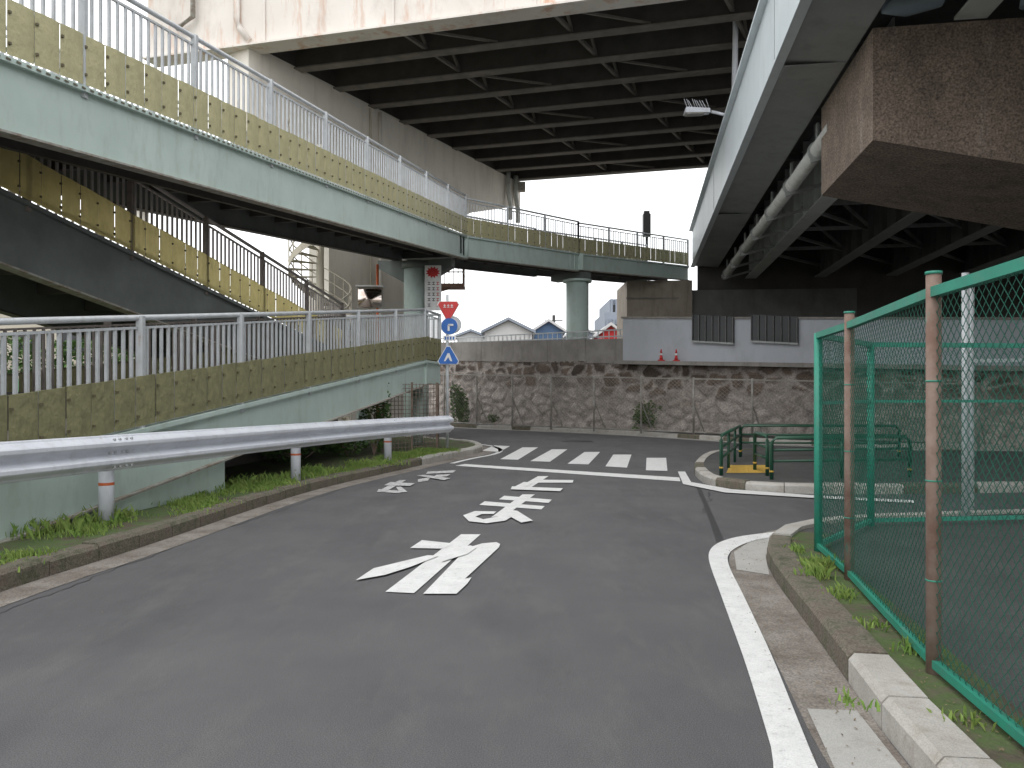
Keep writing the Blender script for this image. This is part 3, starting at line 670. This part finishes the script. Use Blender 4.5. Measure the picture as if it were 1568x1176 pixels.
# ---------------------------------------------------------------- chain link
def chain(m,a,b,z0,z1,z0b,z1b,sp,r,mt,n=4):
    a=V(a);b=V(b);L=(b-a).length; H=z1-z0
    def pt(s,k):
        f=s/L; zz0=z0+(z0b-z0)*f; zz1=z1+(z1b-z1)*f; p=lerp(a,b,f); return V((p.x,p.y,zz0+(zz1-zz0)*k/H))
    s=-H
    nn=V((-(b-a).y,(b-a).x,0)).normalized()*r*.8
    while s<L:
        s0=max(0,s);k0=s0-s; s1=min(L,s+H);k1=s1-s
        if s1>s0+.01:
            m.path([pt(s0,k0)+nn,pt(s1,k1)+nn],r,mt,n,cap=False)
            m.path([pt(s0,H-k0)-nn,pt(s1,H-k1)-nn],r,mt,n,cap=False)
        s+=sp
GF=empty("green_chain_link_fence")
pts=[V((1.62,-.1)),V((1.87,1.95)),V((2.12,3.94)),V((2.54,5.9)),V((2.72,6.96)),V((3.8,8.3)),V((6.0,8.55)),V((8.2,8.8))]
m=M("mesh")
for i in range(len(pts)-1):
    chain(m,(*pts[i],0),(*pts[i+1],0),.2,2.03,.2,2.03,.064 if i<4 else .075,.0021,GMESH,3)
m.build(GF,recalc=False)
m=M("frame")
for i in range(len(pts)-1):
    a,b=pts[i],pts[i+1]
    m.beam((*a,2.05),(*b,2.05),.05,.05,GFENCE); m.beam((*a,.19),(*b,.19),.04,.04,GFENCE)
    if i>=4: m.beam((*a,1.45),(*b,1.45),.03,.03,GFENCE)
for i,p in enumerate(pts):
    mt=BRPOST if i in (0,1,2,3) else GFENCE
    m.tube((*p,.1),(*p,2.14 if i<4 else 2.07),.036,mt,14)
    if i<4: m.tube((*p,2.14),(*p,2.155),.04,GFENCE,14)
for p in pts[1:4]:
    for z in (.6,1.1,1.6): m.tube((p.x,p.y,z),(p.x,p.y,z+.008),.039,GFENCE,12)
m.build(GF)
FF=empty("wire_mesh_fence")
fa=W0+wn*1.6-wd*5;fb=W0+wd*22+wn*1.3
m=M("mesh"); chain(m,fa,fb,.2,2.5,.2,1.75,.16,.0045,WIRE,3); m.build(FF,recalc=False)
m=M("frame"); m.beam((fa.x,fa.y,2.5),(fb.x,fb.y,1.75),.045,.045,WIRE); m.beam((fa.x,fa.y,.22),(fb.x,fb.y,.22),.04,.04,WIRE)
for i in range(14):
    p=lerp(fa,fb,i/13); zt=2.5-.75*i/13; m.tube((p.x,p.y,.1),(p.x,p.y,zt+.05),.035,WIRE,8)
    m.beam((p.x,p.y,zt*.6),(p.x-wn.x*.7,p.y-wn.y*.7,.15),.03,.03,WIRE)
m.build(FF)
# ---------------------------------------------------------------- barriers
def barrier(a,b):
    m=M("pedestrian_barrier"); a=V((*a,.13));b=V((*b,.13)); d=(b-a).normalized(); h=.68
    k=[a,a+Z*(h-.08),a+Z*h+d*.08,b+Z*h-d*.08,b+Z*(h-.08),b]
    m.path(k,.032,DKGREEN,10)
    for z in (.3,.48): m.tube(a+Z*z,b+Z*z,.022,DKGREEN,8)
    n=max(1,int((b-a).length/1.2))
    for i in range(1,n): p=lerp(a,b,i/n); m.tube(p,p+Z*h,.028,DKGREEN,8)
    for p in (a,b): m.tube(p+Z*.12,p+Z*.15,.035,TACT,10)
    m.build()
barrier((4.19,12.65),(6.6,13.0)); barrier((3.55,13.3),(4.95,17.0)); barrier((5.05,17.3),(8.4,17.0)); barrier((4.3,13.2),(4.4,14.2))
# ---------------------------------------------------------------- signs
SG=empty("traffic_sign"); sx,sy=-1.63,19.75
m=M("pole"); m.tube((sx,sy,.1),(sx,sy,4.0),.038,RAIL,12); m.build(SG)
def disc(m,c,r,mt,n=24,y=0): m.tube((c[0],c[1]+y,c[2]),(c[0],c[1]+y-.012,c[2]),r,mt,n)
def tri(m,c,s,mt,up=1,y=0,th=.012):
    pts=[]
    for k in range(3):
        a=math.pi/2*up+k*2*math.pi/3
        for da in (-.16,.16):
            pts.append(V((c[0]+math.cos(a+da)*s,c[1]+y,c[2]+math.sin(a+da)*s)))
    q=[p-V((0,th,0)) for p in pts]; m.poly(pts,mt); m.poly(q,mt)
    for i in range(6): j=(i+1)%6; m.poly([pts[i],pts[j],q[j],q[i]],mt)
m=M("stop_plate"); c=(sx+.03,sy-.05,3.64); tri(m,c,.3,WHITE,-1); tri(m,c,.275,RED,-1,y=-.014)
for i,x in enumerate((-.09,0,.09)):
    for l in (((-.03,.1),(.03,.1)),((0,.13),(0,.05)),((-.035,.055),(.035,.055))):
        m.beam((c[0]+x+l[0][0],c[1]-.03,c[2]+l[0][1]-.02),(c[0]+x+l[1][0],c[1]-.03,c[2]+l[1][1]-.02),.012,.014,WHITE)
m.build(SG)
m=M("mandatory_plate"); c=(sx+.06,sy-.05,3.2); disc(m,(c[0]+.08,c[1]+.06,c[2]+.04),.22,RAIL); disc(m,c,.22,WHITE); disc(m,c,.205,BLUE,y=-.014)
m.beam((c[0]-.02,c[1]-.035,c[2]-.12),(c[0]-.02,c[1]-.035,c[2]+.03),.012,.05,WHITE,up=(1,0,0)); m.beam((c[0]-.03,c[1]-.035,c[2]+.03),(c[0]+.1,c[1]-.035,c[2]+.03),.012,.05,WHITE); 
m.box((c[0],sy-.05,2.9),(.32,.012,.14),WHITE)
for x in (-.1,-.04,.03,.1): m.box((c[0]+x,sy-.062,2.9),(.035,.006,.07),BLUE)
m.build(SG)
m=M("crossing_plate"); c=(sx+.03,sy-.05,2.42); tri(m,c,.29,WHITE,1); tri(m,c,.265,BLUE,1,y=-.014)
m.poly([(c[0]-.02,c[1]-.03,c[2]+.1),(c[0]+.03,c[1]-.03,c[2]+.1),(c[0]+.1,c[1]-.03,c[2]-.1),(c[0]+.05,c[1]-.03,c[2]-.1),(c[0],c[1]-.03,c[2]),(c[0]-.07,c[1]-.03,c[2]-.1),(c[0]-.11,c[1]-.03,c[2]-.1)],WHITE); m.build(SG)
m=M("warning_board"); c=P(663,441,26.0); m.box(c,(.55,.02,1.5),WHITE)
st_=[]
for i in range(24):
    a=i/24*2*math.pi; r=.25 if i%2 else .17; st_.append((c.x+math.cos(a)*r,c.y-.014,c.z+.52+math.sin(a)*r*.8))
m.poly(st_,RED)
for col in (-.13,0.02,.16):
    for r in range(5): 
        if col==0.02 and r>3: continue
        x=c.x+col; z=c.z+.15-r*.18
        for dx,dz,w,h in ((0,.04,.09,.02),(0,0,.02,.1),(0,-.035,.1,.018)): m.box((x+dx,c.y-.014,z+dz),(w,.004,h),RED if col>.1 else BLACK)
for z in (-.5,.5): m.box((c.x,c.y+.15,c.z+z),(.08,.3,.05),RAIL)
m.build()
m=M("traffic_mirror"); c=P(567,456,23.2)
m.box((c.x,c.y,c.z),(.74,.08,.6),RUSTE)
vs=[];
for j in range(9):
    for i in range(9):
        u=i/8*2-1;v=j/8*2-1; vs.append((c.x+u*.345,c.y-.05-.07*(1-(u*u+v*v)/2),c.z+v*.275))
m.faces(vs,[(j*9+i,j*9+i+1,j*9+i+10,j*9+i+9) for j in range(8) for i in range(8)],MIRROR,True)
m.box((c.x,c.y-.06,c.z+.33),(.8,.25,.03),WHITE)
m.tube((c.x+.2,c.y+.08,.1),(c.x+.2,c.y+.08,c.z+1.0),.04,ORANGE,10); m.build()
# ---------------------------------------------------------------- street lamp
m=M("street_lamp"); b0=D(24,2.75,9.2); top=b0+V((.12,0,8))
m.tube(b0-Z*.3,top,.09,WHITEST,14,r2=.07); arm=b0+V((0,-.02,.5))
m.tube(arm,arm+V((-.7,-.1,.12)),.045,WHITEST,10); h=arm+V((-.75,-.1,.13))
m.hexa([h+V((-.75,-.16,-.08)),h+V((0,-.12,-.06)),h+V((0,.12,-.06)),h+V((-.75,.16,-.08)),h+V((-.7,-.1,.1)),h+V((0,-.08,.07)),h+V((0,.08,.07)),h+V((-.7,.1,.1))],WHITEST)
m.hexa([h+V((-.7,-.13,-.12)),h+V((-.2,-.12,-.1)),h+V((-.2,.12,-.1)),h+V((-.7,.13,-.12)),h+V((-.72,-.14,-.082)),h+V((-.15,-.13,-.072)),h+V((-.15,.13,-.072)),h+V((-.72,.14,-.082))],WIRE)
for i in range(9):
    x=-.65+i*.08; m.tube(h+V((x,0,.08)),h+V((x-.12,random.uniform(-.1,.1),.34)),.008,WHITEST,3)
m.tube(b0+Z*.45,b0+Z*.6,.12,WHITEST,12); m.build()
m=M("signal_post"); c=P(990,345,40.5); m.tube((c.x,c.y,6.7),(c.x,c.y,c.z-.6),.06,BLACK,8); m.box(c,(.38,.36,1.15),BLACK); m.box((c.x,c.y,c.z+.65),(.28,.28,.14),BLACK); m.build()
def cone(p):
    m=M("traffic_cone"); p=V(p); m.box(p+Z*.02,(.22,.22,.04),RED); m.tube(p+Z*.04,p+Z*.2,.065,RED,14,r2=.045); m.tube(p+Z*.2,p+Z*.27,.045,WHITE,14,r2=.038); m.tube(p+Z*.27,p+Z*.42,.038,RED,14,r2=.02); m.build()
for px in (1020,1043):
    t=wallpt(px); p=W0+wd*t+wn*.32; cone((p.x,p.y,tt(t)+.02))
m=M("wall_ledge"); strip(m,tg,24,tt(tg)-.12,tt(24)-.12,tt(tg)+.015,tt(24)+.015,.6,CONC,.6); m.build()
m=M("steel_post"); m.tube((5.15,8.9,.1),(5.15,8.9,2.9),.04,RAIL,10); m.tube((5.5,9.4,.1),(5.5,9.4,2.9),.04,RAIL,10); m.beam((5.15,8.9,1.9),(8,9.2,1.95),.04,.04,RAIL); m.build()
# ---------------------------------------------------------------- background buildings
def gable(name,px0,px1,pyr,pye,Y,dep,wall,roof,zb=3.0,win=True):
    m=M(name); a=P(px0,pye,Y);b=P(px1,pye,Y);zr=P(0,pyr,Y).z;ze=a.z; mx=(a.x+b.x)/2
    f=[V((a.x,Y,zb)),V((b.x,Y,zb)),V((b.x,Y,ze)),V((mx,Y,zr)),V((a.x,Y,ze))]; k=[p+V((0,dep,0)) for p in f]
    m.poly(f,wall); m.poly(k[::-1],wall); m.poly([f[0],f[4],k[4],k[0]],wall); m.poly([f[1],f[2],k[2],k[1]],wall)
    o=V((0,-.4,0))
    for s,(p,q) in ((-1,(f[4],f[3])),(1,(f[3],f[2]))):
        ex=(q-p).normalized()*.3; p_=p-ex if s<0 else p; q_=q+ex if s>0 else q
        m.hexa([p_+o+Z*.03,q_+o+Z*.03,q_+V((0,dep+.4,.03)),p_+V((0,dep+.4,.03)),p_+o+Z*.25,q_+o+Z*.25,q_+V((0,dep+.4,.25)),p_+V((0,dep+.4,.25))],roof)
    if win:
        w=(b.x-a.x)
        for i in range(3): m.box((a.x+w*(.22+.28*i),Y-.02,lerp(zb,ze,.62)),(w*.14,.05,.7),DARKGL)
    m.build()
gable("white_warehouse",742,815,491,509,62,14,ROOFW,BLD); gable("blue_warehouse",818,862,493,507,66,12,BLUEROOF,ROOFW)
gable("white_house",700,742,508,516,75,10,ROOFW,BLD); gable("white_house",868,922,507,515,80,10,BLD,ROOFW)
gable("red_roof_house",922,948,499,509,58,6,RED,ROOFW,win=False)
m=M("apartment_building")
for (x0,x1,yt,Y) in ((926,962,478,95),(934,958,458,97)):
    a=P(x0,yt,Y);b=P(x1,yt,Y); m.hexa([V((a.x,Y,2)),V((b.x,Y,2)),V((b.x,Y+12,2)),V((a.x,Y+12,2)),V((a.x,Y,a.z)),V((b.x,Y,a.z)),V((b.x,Y+12,a.z)),V((a.x,Y+12,a.z))],BLD)
    z=4.0
    while z<a.z-.9:
        m.box(((a.x+b.x)/2,Y-.03,z),((b.x-a.x)*.86,.1,1.0),DARKGL); m.box(((a.x+b.x)/2,Y-.4,z-.75),((b.x-a.x)*.96,.8,.28),ROOFW)
        for i in range(4): m.box((a.x+(b.x-a.x)*(.1+.27*i),Y-.2,z),(.18,.5,2.4),BLD)
        z+=2.6
m.build()
m=M("low_building"); m.box((-32,52,3.5),(26,8,7),BLDB)
for i in range(9): m.box((-43+i*2.7,47.97,4.6),(1.4,.1,1.3),DARKGL)
m.box((-32,51.9,7.15),(26.6,8.6,.3),BLD); m.build()
m=M("utility_pole"); c=P(848,500,70); m.tube((c.x,c.y,3),(c.x,c.y,8.4),.14,BLACK,8); m.beam((c.x-.8,c.y,7.9),(c.x+.8,c.y,7.9),.1,.1,BLACK); m.build()
def car(c,paint,van=False,h=1.5):
    m=M("parked_van" if van else "parked_car"); c=V(c); W=.84
    pr=[(-2.1,.3),(-2.15,.75),(-1.95,.95 if not van else 1.2),(-1.2,1.02 if not van else 1.5),(-.65,h),(1.2 if not van else 2.0,h),(1.9 if not van else 2.12,1.0),(2.15,.9),(2.15,.3)]
    f=[c+V((x,-W,z)) for x,z in pr];k=[c+V((x,W,z)) for x,z in pr]
    m.poly(f,paint);m.poly(k[::-1],paint)
    for i in range(len(f)): j=(i+1)%len(f); m.poly([f[i],f[j],k[j],k[i]],paint)
    for x0,x1 in ((-.95,-.05),(.05,1.0)): m.poly([c+V((x0+.05,-W-.012,1.0)),c+V((x1,-W-.012,1.0)),c+V((x1-.05,-W-.012,h-.1)),c+V((x0+.4 if x0<0 else x0+.05,-W-.012,h-.1))],DARKGL)
    for x in (-1.35,1.35):
        for y in (-W,W):
            m.tube(c+V((x,y-.1,.33)),c+V((x,y+.1,.33)),.33,TYRE,20); m.tube(c+V((x,y-.115,.33)),c+V((x,y+.115,.33)),.19,RAIL,14)
    m.box(c+V((-2.12,-.6,.78)),(.12,.3,.14),WHITE); m.box(c+V((2.12,-.6,.8)),(.12,.25,.2),RED)
    m.build()
car((-15.5,27,.13),CARW); car((-20.5,30,.13),CARG,True,1.9); car((-16.0,34,.13),CARW,True,1.9)
# ---------------------------------------------------------------- vegetation
def blades(m,c,n,sp,h,mt=GRASS):
    for _ in range(n):
        x=c[0]+random.gauss(0,sp);y=c[1]+random.gauss(0,sp); a=random.uniform(0,6.28);hh=h*random.uniform(.4,1.1);w=random.uniform(.003,.007)*1.3
        d=V((math.cos(a),math.sin(a),0));s=V((-d.y,d.x,0));p=V((x,y,c[2])); ln=random.uniform(.15,.7)*hh
        m.poly([p-s*w,p+s*w,p+s*w*.8+d*ln*.35+Z*hh*.6,p+d*ln+Z*hh*random.uniform(.75,1),p-s*w*.8+d*ln*.35+Z*hh*.6],mt)
m=M("grass")
kl=[p for p in KL if 4.5<p[1]<19]
for _ in range(520):
    i=random.randrange(len(kl)-1); p=lerp(V(kl[i]),V(kl[i+1]),random.random()); d=random.uniform(.12,.95)
    t=(V(kl[i+1])-V(kl[i])).normalized(); q=p+V((-t.y,t.x))*d
    if noise.noise(V((q.x*1.4,q.y*.9,3)))<-.12: continue
    blades(m,(q.x,q.y,.13),random.randint(12,45),.08,random.uniform(.04,.12))
for px,py,h,n in ((60,800,.2,160),(110,790,.25,160),(30,820,.18,130),(90,812,.18,120),(150,800,.2,80),(250,762,.16,80),(480,727,.2,100),(400,742,.2,90),(550,716,.2,90),(595,712,.18,90),(330,752,.15,60),(215,775,.12,60),(360,745,.18,100),(440,735,.18,100)):
    c=G(px,py,.13); blades(m,c,n,.15,h)
m.build(recalc=False)
m=M("weeds")
for px,py,h,n in ((1250,885,.14,90),(1262,870,.12,70),(1240,870,.1,50),(1292,915,.1,50),(1400,1000,.09,50),(1218,845,.08,40),(1305,1078,.05,30),(1330,960,.07,30),(1480,1110,.06,30)):
    c=G(px,py,.135); blades(m,c,n,.05,h)
m.build(recalc=False)
def bush(name,c,rx,ry,rz,n,ls=.05,lobes=7):
    m=M(name); c=V(c)
    lb_=[(V((random.uniform(-1,1)*rx*.65,random.uniform(-1,1)*ry*.6,random.uniform(.15,.8)*rz)),random.uniform(.3,.55)) for _ in range(lobes)]
    for k,(o,r) in enumerate(lb_):
        m.path([c,c+o*.5+V((.02,0,0)),c+o],.012,BRPOST,4)
        for _ in range(n//lobes):
            d=V((random.gauss(0,1),random.gauss(0,1),random.gauss(0,1))).normalized()*random.uniform(.4,1)**.5
            p=c+o+V((d.x*rx*r,d.y*ry*r,d.z*rz*r*.9))
            if p.z<c.z: continue
            a=V((random.uniform(-1,1),random.uniform(-1,1),random.uniform(-.4,.6))).normalized(); b=a.cross(V((random.uniform(-1,1),random.uniform(-1,1),random.uniform(-1,1)))).normalized()
            s=ls*random.uniform(.6,1.3)
            m.poly([p-a*s,p+b*s*.5,p+a*s,p-b*s*.5],LEAF)
    m.build(recalc=False)
bush("shrub",(5.3,28.6,.13),1.1,.5,1.0,1600,.06)
bush("shrub",(-2.3,34.6,.13),.5,.4,1.9,1500,.07); bush("shrub",(-.6,34.2,.13),.5,.3,.5,500,.06)
bush("shrub",(-3.1,17.6,.13),.35,.3,1.5,900,.05); bush("shrub",(-4.3,16.0,.13),1.2,.4,.5,900,.05); bush("shrub",(-3.6,17.2,.13),.9,.4,.6,800,.05)
m=M("hedge")
for i in range(7000):
    x=random.uniform(-34,-15);y=40+random.uniform(0,1.3); zt=4.2+.5*noise.noise(V((x*.6,0,0)));z=random.uniform(.1,1)**.6*zt
    a=V((random.uniform(-1,1),random.uniform(-1,1),random.uniform(-1,1))).normalized();b=a.cross(V((.3,.5,.8))).normalized();s=.15
    p=V((x,y,z)); m.poly([p-a*s,p+b*s*.6,p+a*s,p-b*s*.6],LEAF)
m.build(recalc=False)
# ---------------------------------------------------------------- world / light / camera
w=bpy.data.worlds.new("World"); scene.world=w; w.use_nodes=True; n=w.node_tree.nodes;l=w.node_tree.links
bg=n["Background"]; sky=n.new("ShaderNodeTexSky"); sky.sky_type='NISHITA'; sky.sun_disc=False
sky.sun_elevation=math.radians(58); sky.sun_rotation=math.radians(200); sky.dust_density=3; sky.air_density=1.2
hs=n.new("ShaderNodeHueSaturation"); hs.inputs["Saturation"].default_value=.2
mx=n.new("ShaderNodeMixRGB"); mx.inputs[0].default_value=.78; mx.inputs[2].default_value=(18.2,18.5,18.7,1)
l.new(sky.outputs[0],hs.inputs["Color"]); l.new(hs.outputs[0],mx.inputs[1]); l.new(mx.outputs[0],bg.inputs["Color"]); bg.inputs["Strength"].default_value=.12
sd=bpy.data.lights.new("sun","SUN"); sd.energy=.7; sd.angle=math.radians(30); sd.color=(1,.98,.95)
so_=bpy.data.objects.new("sun",sd); scene.collection.objects.link(so_); so_.rotation_euler=(math.radians(32),0,math.radians(-20))
cd=bpy.data.cameras.new("camera"); cd.sensor_width=36; cd.lens=1200/1568*36; cd.shift_y=12/1568; cd.clip_end=3000; cd.clip_start=.05
co=bpy.data.objects.new("camera",cd); scene.collection.objects.link(co); co.location=(0,0,CH); co.rotation_euler=(math.radians(90),0,0)
scene.camera=co
scene.view_settings.view_transform='Standard'; scene.view_settings.look='None'; scene.view_settings.exposure=0
